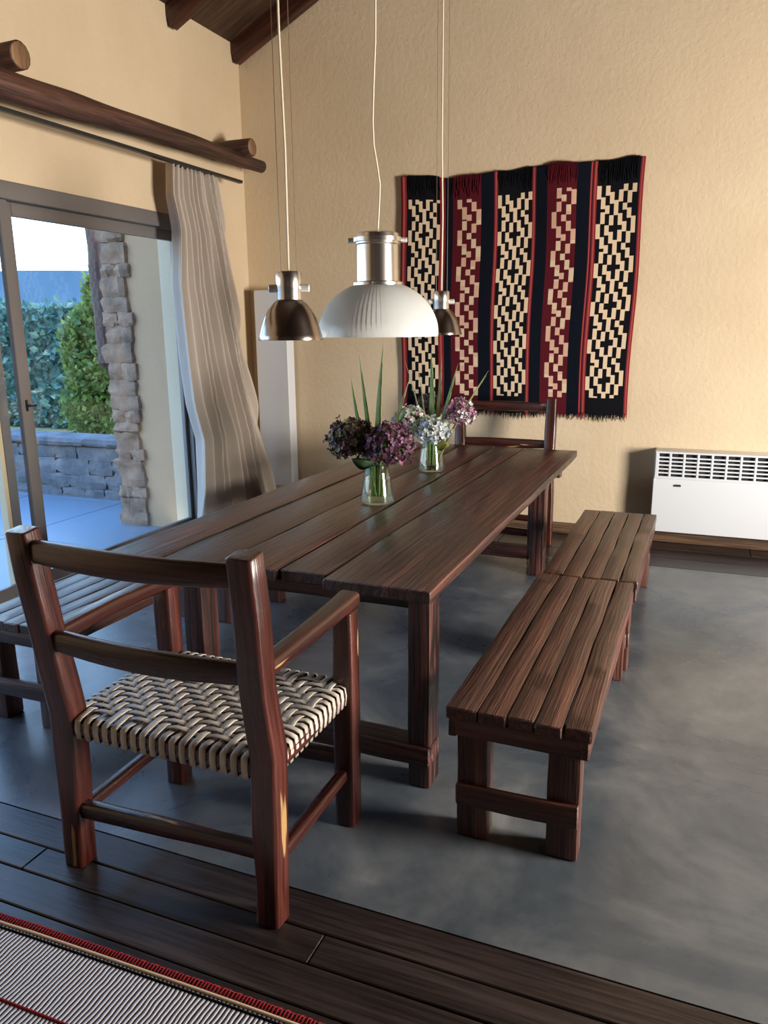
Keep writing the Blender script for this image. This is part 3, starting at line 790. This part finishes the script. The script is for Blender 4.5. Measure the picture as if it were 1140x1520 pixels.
def make_chair(loc, rotz, label, cat, arms):
    r = thing('rustic_armchair' if arms else 'rustic_chair', loc, label, cat, None, rotz)
    mat = M['chair']
    XH = .345; YR = -.265; YFr = .225
    def post(name, path, w, d, par=r, wob=.004):
        mb = MB(); mb.beam(path, w, d, up=(0, 1, 0), r=.012, wob=wob, freq=4, seg=.05, k=3); return mb.build(name, mat, par, sharp=40)
    for s_ in (-1, 1):
        x = s_ * XH
        xt = x + (.006 if s_ < 0 else .018)
        post('rear_post', [(x - .010, YR, 0), (x - .006, YR + .004, .28), (x, YR + .006, .52), (x + .002, YR - .030, .72), (xt, YR - .070, .96), (xt, YR - .088, 1.100)],
             [.074, .080, .082, .080, .076, .074], [.070, .074, .074, .072, .070, .066], wob=.006)
        top = .757 if arms else .50
        post('front_post', [(x, YFr, 0), (x, YFr, .4), (x, YFr, top)], [.070, .074, .070], [.068, .070, .066])
        if arms:
            mb = MB(); mb.beam([(x, YR - .032, .765), (x + s_ * .004, -.02, .774), (x, YFr + .045, .783 if s_ > 0 else .770)], [.058, .062, .070], [.046, .048, .046], r=.014, wob=.004, freq=5, k=3)
            mb.build('armrest', mat, r, sharp=40)
        mb = MB(); mb.beam([(x * .985, YR, .178), (x * .985, YFr, .192)], .038, .042, r=.012, wob=.004, k=3); mb.build('stretcher', mat, r, sharp=40)
        mb = MB(); mb.beam([(x * .985, YR, .475), (x * .985, YFr, .475)], .050, .052, r=.014, wob=.003, k=3); mb.build('seat_rail', mat, r, sharp=40)
    for y, z in ((YR, .205), (YFr, .225)):
        mb = MB(); mb.beam([(-XH, y, z - .014), (XH, y, z + .014)], .040, .050, r=.012, wob=.004, k=3); mb.build('stretcher', mat, r, sharp=40)
        mb = MB(); mb.beam([(-XH, y, .475), (XH, y, .475)], .045, .052, r=.014, wob=.003, k=3); mb.build('seat_rail', mat, r, sharp=40)
    # two bowed back rails
    for z, y in ((1.040, YR - .078), (.764, YR - .036)):
        n = 8; path = [(-XH + 2 * XH * i / n, y + .0 - .028 * math.sin(PI * i / n), z - .004 * math.sin(PI * i / n)) for i in range(n + 1)]
        mb = MB(); mb.beam(path, .034, [.062 + .010 * math.sin(PI * i / n) for i in range(n + 1)], r=.013, wob=.003, k=3); mb.build('back_rail', mat, r, sharp=40)
    sd = weave_seat(-XH - .012, XH + .012, YR - .018, YFr + .022, .512, .066).build('woven_seat', M['hide'], r, sharp=0)
    sd['label'] = 'pale woven rawhide seat'
    return r
near = make_chair((-1.345, 1.865, 0), 0, 'reddish wooden armchair with pale woven rawhide seat at the near end of the table', 'armchair', True)
far = make_chair((-1.38, 5.485, 0), PI, 'reddish wooden chair at the table end beneath the woven wall hanging', 'chair', False)

# ------------------------------------------------------------------ pendant lamps
def wires(t, pts, r, z0, z1):
    for (x, y) in pts:
        mb = MB(); mb.tube([(x, y, z0), (x, y, z1)], r, n=6); mb.build('suspension_wire', M['wire'], t)
def small_pendant(loc, label):
    x, y, z = loc
    t = thing('pendant_lamp', loc, label, 'pendant lamp', 'small metal pendants over the table')
    mb = MB()
    outer = [(.127, 0), (.128, .006), (.124, .02), (.116, .05), (.104, .085), (.086, .118), (.066, .142), (.050, .155)]
    inner = [(q - .004, zz - (.002 if zz > .1 else 0)) for q, zz in reversed(outer)]
    mb.lathe(outer + inner + [(.127, 0)], n=48); mb.build('shade', M['hammered'], t, sharp=40)
    mb = MB(); mb.lathe([(.0005, .15), (.047, .15), (.049, .158), (.049, .19), (.051, .195), (.051, .255), (.047, .262), (.02, .264), (.0005, .264)], n=32); mb.build('socket', M['nickel'], t, sharp=40)
    for a in range(2):
        mb = MB(); an = a * PI + .38; c, s_ = math.cos(an), math.sin(an); mb.tube([(.045 * c, .045 * s_, .199), (.080 * c, .080 * s_, .199)], .0155, n=12)
        mb.build('thumb_screw', M['bright'], t, sharp=40)
    mb = MB(); mb.lathe([(.0005, .02), (.02, .024), (.034, .045), (.036, .065), (.026, .10), (.018, .12), (.018, .15)], n=24); mb.build('bulb', plain('opal_bulb', (.8, .8, .76), .3), t, sharp=0)
    zt = zc(x) - z - .02
    mb = MB(); mb.tube([(0, 0, .262), (.004, 0, .7), (-.004, 0, 1.1), (0, 0, zt)], .0048, n=8); mb.build('cord', M['cord'], t, sharp=0)
    wires(t, ((-.034, 0), (.036, 0)), .0012, .262, zt)
small_pendant((-1.55, 2.805, 1.578), 'small steel bell pendant lamp, nearest the camera, over the table')
small_pendant((-1.55, 4.734, 1.578), 'small steel bell pendant lamp in front of the woven wall hanging')
t = thing('glass_pendant_lamp', (-1.55, 3.717, 1.579), 'large ribbed white glass dome pendant lamp with nickel neck', 'pendant lamp')
mb = MB(); prof = []
for i in range(19):
    a = PI/2 * i / 18 * .76; prof.append((.301 * math.cos(a) ** .92, .252 * math.sin(a) / math.sin(PI/2 * .76)))
inner = [(q - .007, max(zz - .004, 0)) for q, zz in reversed(prof)]
ribs = lambda j, zz: 1 + .018 * (1 if (j % 2) else -1) * min(1, zz * 12 + .15)
mb.lathe(prof + inner + [prof[0]], n=156, rib=ribs); mb.build('glass_dome', M['dome'], t, sharp=0)
mb = MB()
mb.lathe([(.05, .245), (.128, .245), (.129, .262), (.122, .266), (.108, .268), (.106, .44), (.112, .444), (.112, .452), (.124, .454), (.124, .474), (.110, .477), (.108, .492), (.095, .498), (.02, .5), (.0005, .5)], n=64)
mb.build('neck', M['nickel'], t, sharp=35)
for a in range(2):
    mb = MB(); an = a * PI + .38; c, s_ = math.cos(an), math.sin(an); mb.tube([(.118 * c, .118 * s_, .464), (.146 * c, .146 * s_, .464)], .012, n=12)
    mb.build('thumb_screw', M['bright'], t, sharp=35)
mb = MB(); mb.lathe([(.0005, .08), (.03, .085), (.05, .12), (.05, .15), (.035, .20), (.03, .25)], n=24); mb.build('bulb', plain('opal_bulb_large', (.82, .82, .78), .3), t, sharp=0)
zt = zc(-1.55) - 1.579 - .02
mb = MB(); mb.tube([(0, 0, .49), (.006, 0, .56), (.012, 0, .65), (.016, 0, .72), (.004, 0, .80), (-.014, 0, .90), (-.018, 0, 1.0), (-.012, 0, 1.15), (.0, 0, 1.35), (.004, 0, 1.6), (0, 0, zt)], .0042, n=8); mb.build('cord', M['cord'], t, sharp=0)

# ------------------------------------------------------------------ vases and flowers
def make_vase(x, y, rb, rt, h, label):
    t = thing('glass_vase', (x, y, .7595), label, 'vase', 'glass vases on the table')
    mb = MB()
    out = [(.001, .001), (rb * .9, .001), (rb, .008), (rb * 1.0, .03), (rb * .93, h * .35), (rb * .82, h * .65), (rt * .96, h * .88), (rt * 1.05, h)]
    inn = [(q - .0035, max(zz, .014)) for q, zz in reversed(out[2:])] + [(.001, .014)]
    mb.lathe(out + inn, n=48); mb.build('glass', M['vase'], t, sharp=40)
    mb = MB(); k = .62 * h
    mb.lathe([(.001, .0155), (rb - .006, .0155), (rb * .93 - .005, h * .35), (rb * .84 - .005, k), (.001, k)], n=40); mb.build('water', M['water'], t, sharp=40)
def hydrangea(c, r, vase, mats, n, label, seed):
    """flower head of many four-petalled florets on a stem standing in the vase"""
    c = Vector(c); t = thing('hydrangea_flower', c, label, 'flower', 'cut hydrangeas in the vases')
    rnd = random.Random(seed); mb = MB()
    n = int(n * 1.6)
    for i in range(n):
        zz = 1 - 1.75 * (i + .5) / n; ph = i * 2.39996
        d = Vector((math.sqrt(max(0, 1 - zz*zz)) * math.cos(ph), math.sqrt(max(0, 1 - zz*zz)) * math.sin(ph), zz * .85)) 
        d = (d + Vector((rnd.gauss(0, .07), rnd.gauss(0, .07), rnd.gauss(0, .07))))
        p = d * r * rnd.uniform(.86, 1.04); nrm = (d + Vector((rnd.gauss(0, .3), rnd.gauss(0, .3), rnd.gauss(0, .3)))).normalized()
        a = nrm.cross(Vector((rnd.gauss(0, 1), rnd.gauss(0, 1), rnd.gauss(0, 1)))).normalized(); e2 = nrm.cross(a)
        m = rnd.choices(range(len(mats)), weights=[5, 2, 1][:len(mats)])[0]; s_ = r * rnd.uniform(.13, .20)
        for q in range(4):
            an = q * PI/2; u = a * math.cos(an) + e2 * math.sin(an); w = -a * math.sin(an) + e2 * math.cos(an)
            ids = [mb.vert(p - nrm * .002), mb.vert(p + u * s_ * .5 + w * s_ * .42 + nrm * s_ * .12), mb.vert(p + u * s_ + nrm * s_ * .28), mb.vert(p + u * s_ * .5 - w * s_ * .42 + nrm * s_ * .12)]
            mb.face(ids, m, False)
        mb.tube([d * r * .25, p - nrm * .004], [.0018, .0012], m=len(mats), n=4)
    mb.build('flower_head', [M[q] for q in mats] + [M['stem']], t, sharp=0)
    base = Vector(vase) - c
    mb = MB(); mb.tube([base + Vector((0, 0, .02)), base + Vector((0, 0, .17)) * .98, Vector((0, 0, 0))], .0045, n=6); mb.build('stem', M['stem'], t)
def blades(vase, spec, labels):
    for i, (bx, tip, w, bend, mat) in enumerate(spec):
        base = Vector((vase[0] + bx[0], vase[1] + bx[1], .79)); mb = MB()
        mb.blade((0, 0, 0), Vector(tip) - base, w * 1.45, bend, fold=.22)
        o = mb.build('grass_leaf', M[mat], None, sharp=0, loc=base); tag(o, labels[i], 'leaf', 'grass leaves in the vases')
V1 = (-1.495, 3.545); V2 = (-1.532, 4.503)
make_vase(*V1, .084, .062, .205, 'clear glass carafe vase of purple hydrangeas, nearer the woven armchair')
make_vase(*V2, .084, .062, .195, 'clear glass carafe vase of pale hydrangeas in front of the wall hanging')
hydrangea((-1.625, 3.53, 1.075), .118, (V1[0] - .012, V1[1], .78), ('pet_dark', 'pet_olive', 'pet_purple'), 190, 'dark plum and olive hydrangea head on the curtain side of its vase', 1)
hydrangea((-1.405, 3.50, 1.065), .118, (V1[0] + .012, V1[1], .78), ('pet_purple', 'pet_dark', 'pet_pink'), 190, 'rich purple hydrangea head over the nearer vase', 2)
hydrangea((-1.50, 3.66, 1.065), .085, (V1[0], V1[1] + .015, .78), ('pet_dark', 'pet_olive', 'pet_dark'), 90, 'dark hydrangea head tucked between the plum and purple ones', 6)
hydrangea((-1.655, 4.46, 1.065), .105, (V2[0] - .01, V2[1], .78), ('pet_green', 'pet_white', 'pet_pink'), 150, 'pale green hydrangea head beside the purple one', 3)
hydrangea((-1.495, 4.42, 1.015), .098, (V2[0] + .01, V2[1], .78), ('pet_white', 'pet_blue', 'pet_green'), 150, 'white and pale blue hydrangea head low over the farther vase', 4)
hydrangea((-1.37, 4.55, 1.115), .098, (V2[0] + .015, V2[1] + .01, .78), ('pet_pink', 'pet_white', 'pet_purple'), 140, 'pink hydrangea head beside the chair back', 5)
hydrangea((-1.60, 4.64, 1.14), .085, (V2[0], V2[1] + .018, .78), ('pet_purple', 'pet_dark', 'pet_dark'), 90, 'dark wine hydrangea head behind the pale green one', 7)
blades((V1[0], V1[1]), [((0, 0), (-1.448, 3.53, 1.545), .030, (-.012, 0, 0), 'blade'), ((-.01, 0), (-1.619, 3.52, 1.395), .027, (-.012, 0, 0), 'blade'),
       ((-.005, .01), (-1.585, 3.55, 1.495), .026, (.0, 0, 0), 'blade'), ((.02, 0), (-1.30, 3.54, 1.42), .013, (-.02, 0, .02), 'straw'), ((.015, .01), (-1.345, 3.60, 1.36), .018, (-.012, 0, 0), 'blade')],
       ['tallest upright green leaf among the purple hydrangeas', 'short green leaf over the dark plum flower head', 'middle-height slim green leaf between two others in the purple bouquet',
        'thin straw-coloured stalk leaning out of the purple bouquet', 'low narrow green leaf beside the straw stalk in the purple bouquet'])
blades((V2[0], V2[1]), [((0, 0), (-1.535, 4.50, 1.495), .036, (.004, 0, 0), 'blade'), ((.01, .0), (-1.475, 4.52, 1.46), .028, (.006, 0, 0), 'straw'),
       ((.02, 0), (-1.36, 4.48, 1.415), .026, (-.012, 0, 0), 'blade'), ((.025, .01), (-1.18, 4.50, 1.375), .010, (-.01, 0, .015), 'straw'), ((.02, .015), (-1.205, 4.55, 1.345), .013, (-.012, 0, .01), 'blade'),
       ((-.02, 0), (-1.70, 4.48, 1.44), .010, (.015, 0, .01), 'straw'), ((-.01, .01), (-1.62, 4.52, 1.37), .012, (.0, 0, 0), 'blade')],
       ['wide upright green leaf rising above the pale hydrangeas', 'yellowing upright leaf close to the wide green one', 'slanting green leaf above the pink hydrangea',
        'longest thin straw leaf leaning over the chair back', 'thin green leaf leaning under the long straw one', 'thin straw stalk leaning towards the purple bouquet', 'short thin green leaf over the pale green flower head'])

def broad_leaf(base, tip, w, mat, label):
    mb = MB(); base = Vector(base); d = Vector(tip) - base; n = 8; rows = []
    sx = d.cross(Vector((.2, 1, .1))).normalized(); sy = sx.cross(d.normalized())
    for i in range(n + 1):
        q = i / n; p = d * q - sy * .02 * math.sin(PI * q); ww = w * math.sin(PI * min(1, q * .92 + .06)) ** .8
        rows.append([mb.vert(p - sx * ww / 2 - sy * ww * .12), mb.vert(p), mb.vert(p + sx * ww / 2 - sy * ww * .12), mb.vert(p - sy * .0015)])
    for a, c in zip(rows, rows[1:]):
        for j in range(4): mb.face((a[j], a[(j+1) % 4], c[(j+1) % 4], c[j]))
    mb.face(rows[0]); mb.face(tuple(reversed(rows[-1])))
    o = mb.build('hydrangea_leaf', M[mat], None, sharp=0, loc=base); tag(o, label, 'leaf', 'broad hydrangea leaves in the vases')
broad_leaf((-1.475, 4.45, .95), (-1.375, 4.36, .945), .085, 'yleaf', 'yellow-green broad leaf drooping beneath the pink hydrangea')
broad_leaf((-1.50, 3.52, .97), (-1.575, 3.42, 1.0), .075, 'dleaf', 'dark green broad leaf between the plum and purple flower heads')

# ------------------------------------------------------------------ rug
def rug_mat():
    m, n, b_ = newmat('striped_rug_wool')
    at = n.nodes.new('ShaderNodeAttribute'); at.attribute_name = 'grain'
    sx = n.nodes.new('ShaderNodeSeparateXYZ'); lk(n, at.outputs['Vector'], sx.inputs[0])
    wv = noise_node(n, at.outputs['Vector'], 14, 2, .5)
    a = n.nodes.new('ShaderNodeMath'); a.operation = 'MULTIPLY_ADD'; a.inputs[1].default_value = .012; lk(n, wv.outputs[0], a.inputs[0]); lk(n, sx.outputs['X'], a.inputs[2])
    s1 = n.nodes.new('ShaderNodeMath'); s1.operation = 'MULTIPLY'; s1.inputs[1].default_value = 2 * PI / .0125; lk(n, a.outputs[0], s1.inputs[0])
    s2 = n.nodes.new('ShaderNodeMath'); s2.operation = 'SINE'; lk(n, s1.outputs[0], s2.inputs[0])
    s3 = n.nodes.new('ShaderNodeMapRange'); s3.inputs['From Min'].default_value = -1; lk(n, s2.outputs[0], s3.inputs[0])
    c = ramp(n, s3.outputs[0], ((.22, (.032, .028, .036)), (.48, (.62, .58, .58))))
    lk(n, c.outputs[0], b_.inputs['Base Color']); b_.inputs['Roughness'].default_value = .95; b_.inputs['Specular IOR Level'].default_value = .1
    bump(n, b_, s3.outputs[0], .7, .004)
    return m
RG = thing('rug', (-1.5, .55, 0), 'handwoven grey and white striped rug with red stitched edge on the floorboards', 'rug')
b = MB(); X0, X1, Y0, Y1 = -1.35, 1.25, -1.6, .785
def edge_y(x): return Y1 - .012 - .010 * math.sin((x + 1.5) * 2.1) - .020 * max(0, -.1 - x) 
n = 60; top = []; bot = []
for i in range(n + 1):
    x = X0 + (X1 - X0) * i / n; ey = edge_y(x)
    top.append([b.vert((x, y, .010)) for y in (Y0, ey - .30, ey - .02, ey)]); bot.append([b.vert((x, y, .001)) for y in (Y0, ey)])
for i in range(n):
    for j in range(3): b.face((top[i][j], top[i+1][j], top[i+1][j+1], top[i][j+1]), 0, False)
    b.face((top[i][3], top[i+1][3], bot[i+1][1], bot[i][1]), 0, False); b.face((bot[i][0], top[i][0], top[i+1][0], bot[i+1][0]), 0, False)
    b.face((bot[i][1], bot[i+1][1], bot[i+1][0], bot[i][0]), 0, False)
for i in (0, n): b.face((bot[i][0], bot[i][1], top[i][3], top[i][2], top[i][1], top[i][0]), 0, False)
b.build('rug_body', rug_mat(), RG, sharp=0)
b = MB(); rnd = random.Random(9); x = X0
while x < X1 - .1:
    y = edge_y(x); l = rnd.uniform(.008, .014)
    b.tube([(x, y - .012, .011), (x + .002, y + .004, .0155), (x + .006, y + l, .006)], [.0032, .0042, .0030], n=6); x += rnd.uniform(.0085, .0115)
o = b.build('blanket_stitch', M['redcl'], RG, sharp=0); o['label'] = 'red stitched edging'
b = MB(); b.tube([(X0 + (X1 - X0) * i / 60, edge_y(X0 + (X1 - X0) * i / 60) - .018, .0115) for i in range(61)], .0048, n=6)
b.build('edge_cord', M['creamcl'], RG, sharp=0)
b = MB(); b.tube([(X0 + (X1 - X0) * i / 60, edge_y(X0 + (X1 - X0) * i / 60) - .031, .0105) for i in range(61)], .0035, n=6)
b.build('dark_edge_cord', M['blackcl'], RG, sharp=0)
b = MB(); b.tube([(X0 + (X1 - X0) * i / 60, edge_y(X0 + (X1 - X0) * i / 60) - .215, .0105) for i in range(61)], .0042, n=6)
b.build('red_band', M['redcl'], RG, sharp=0)
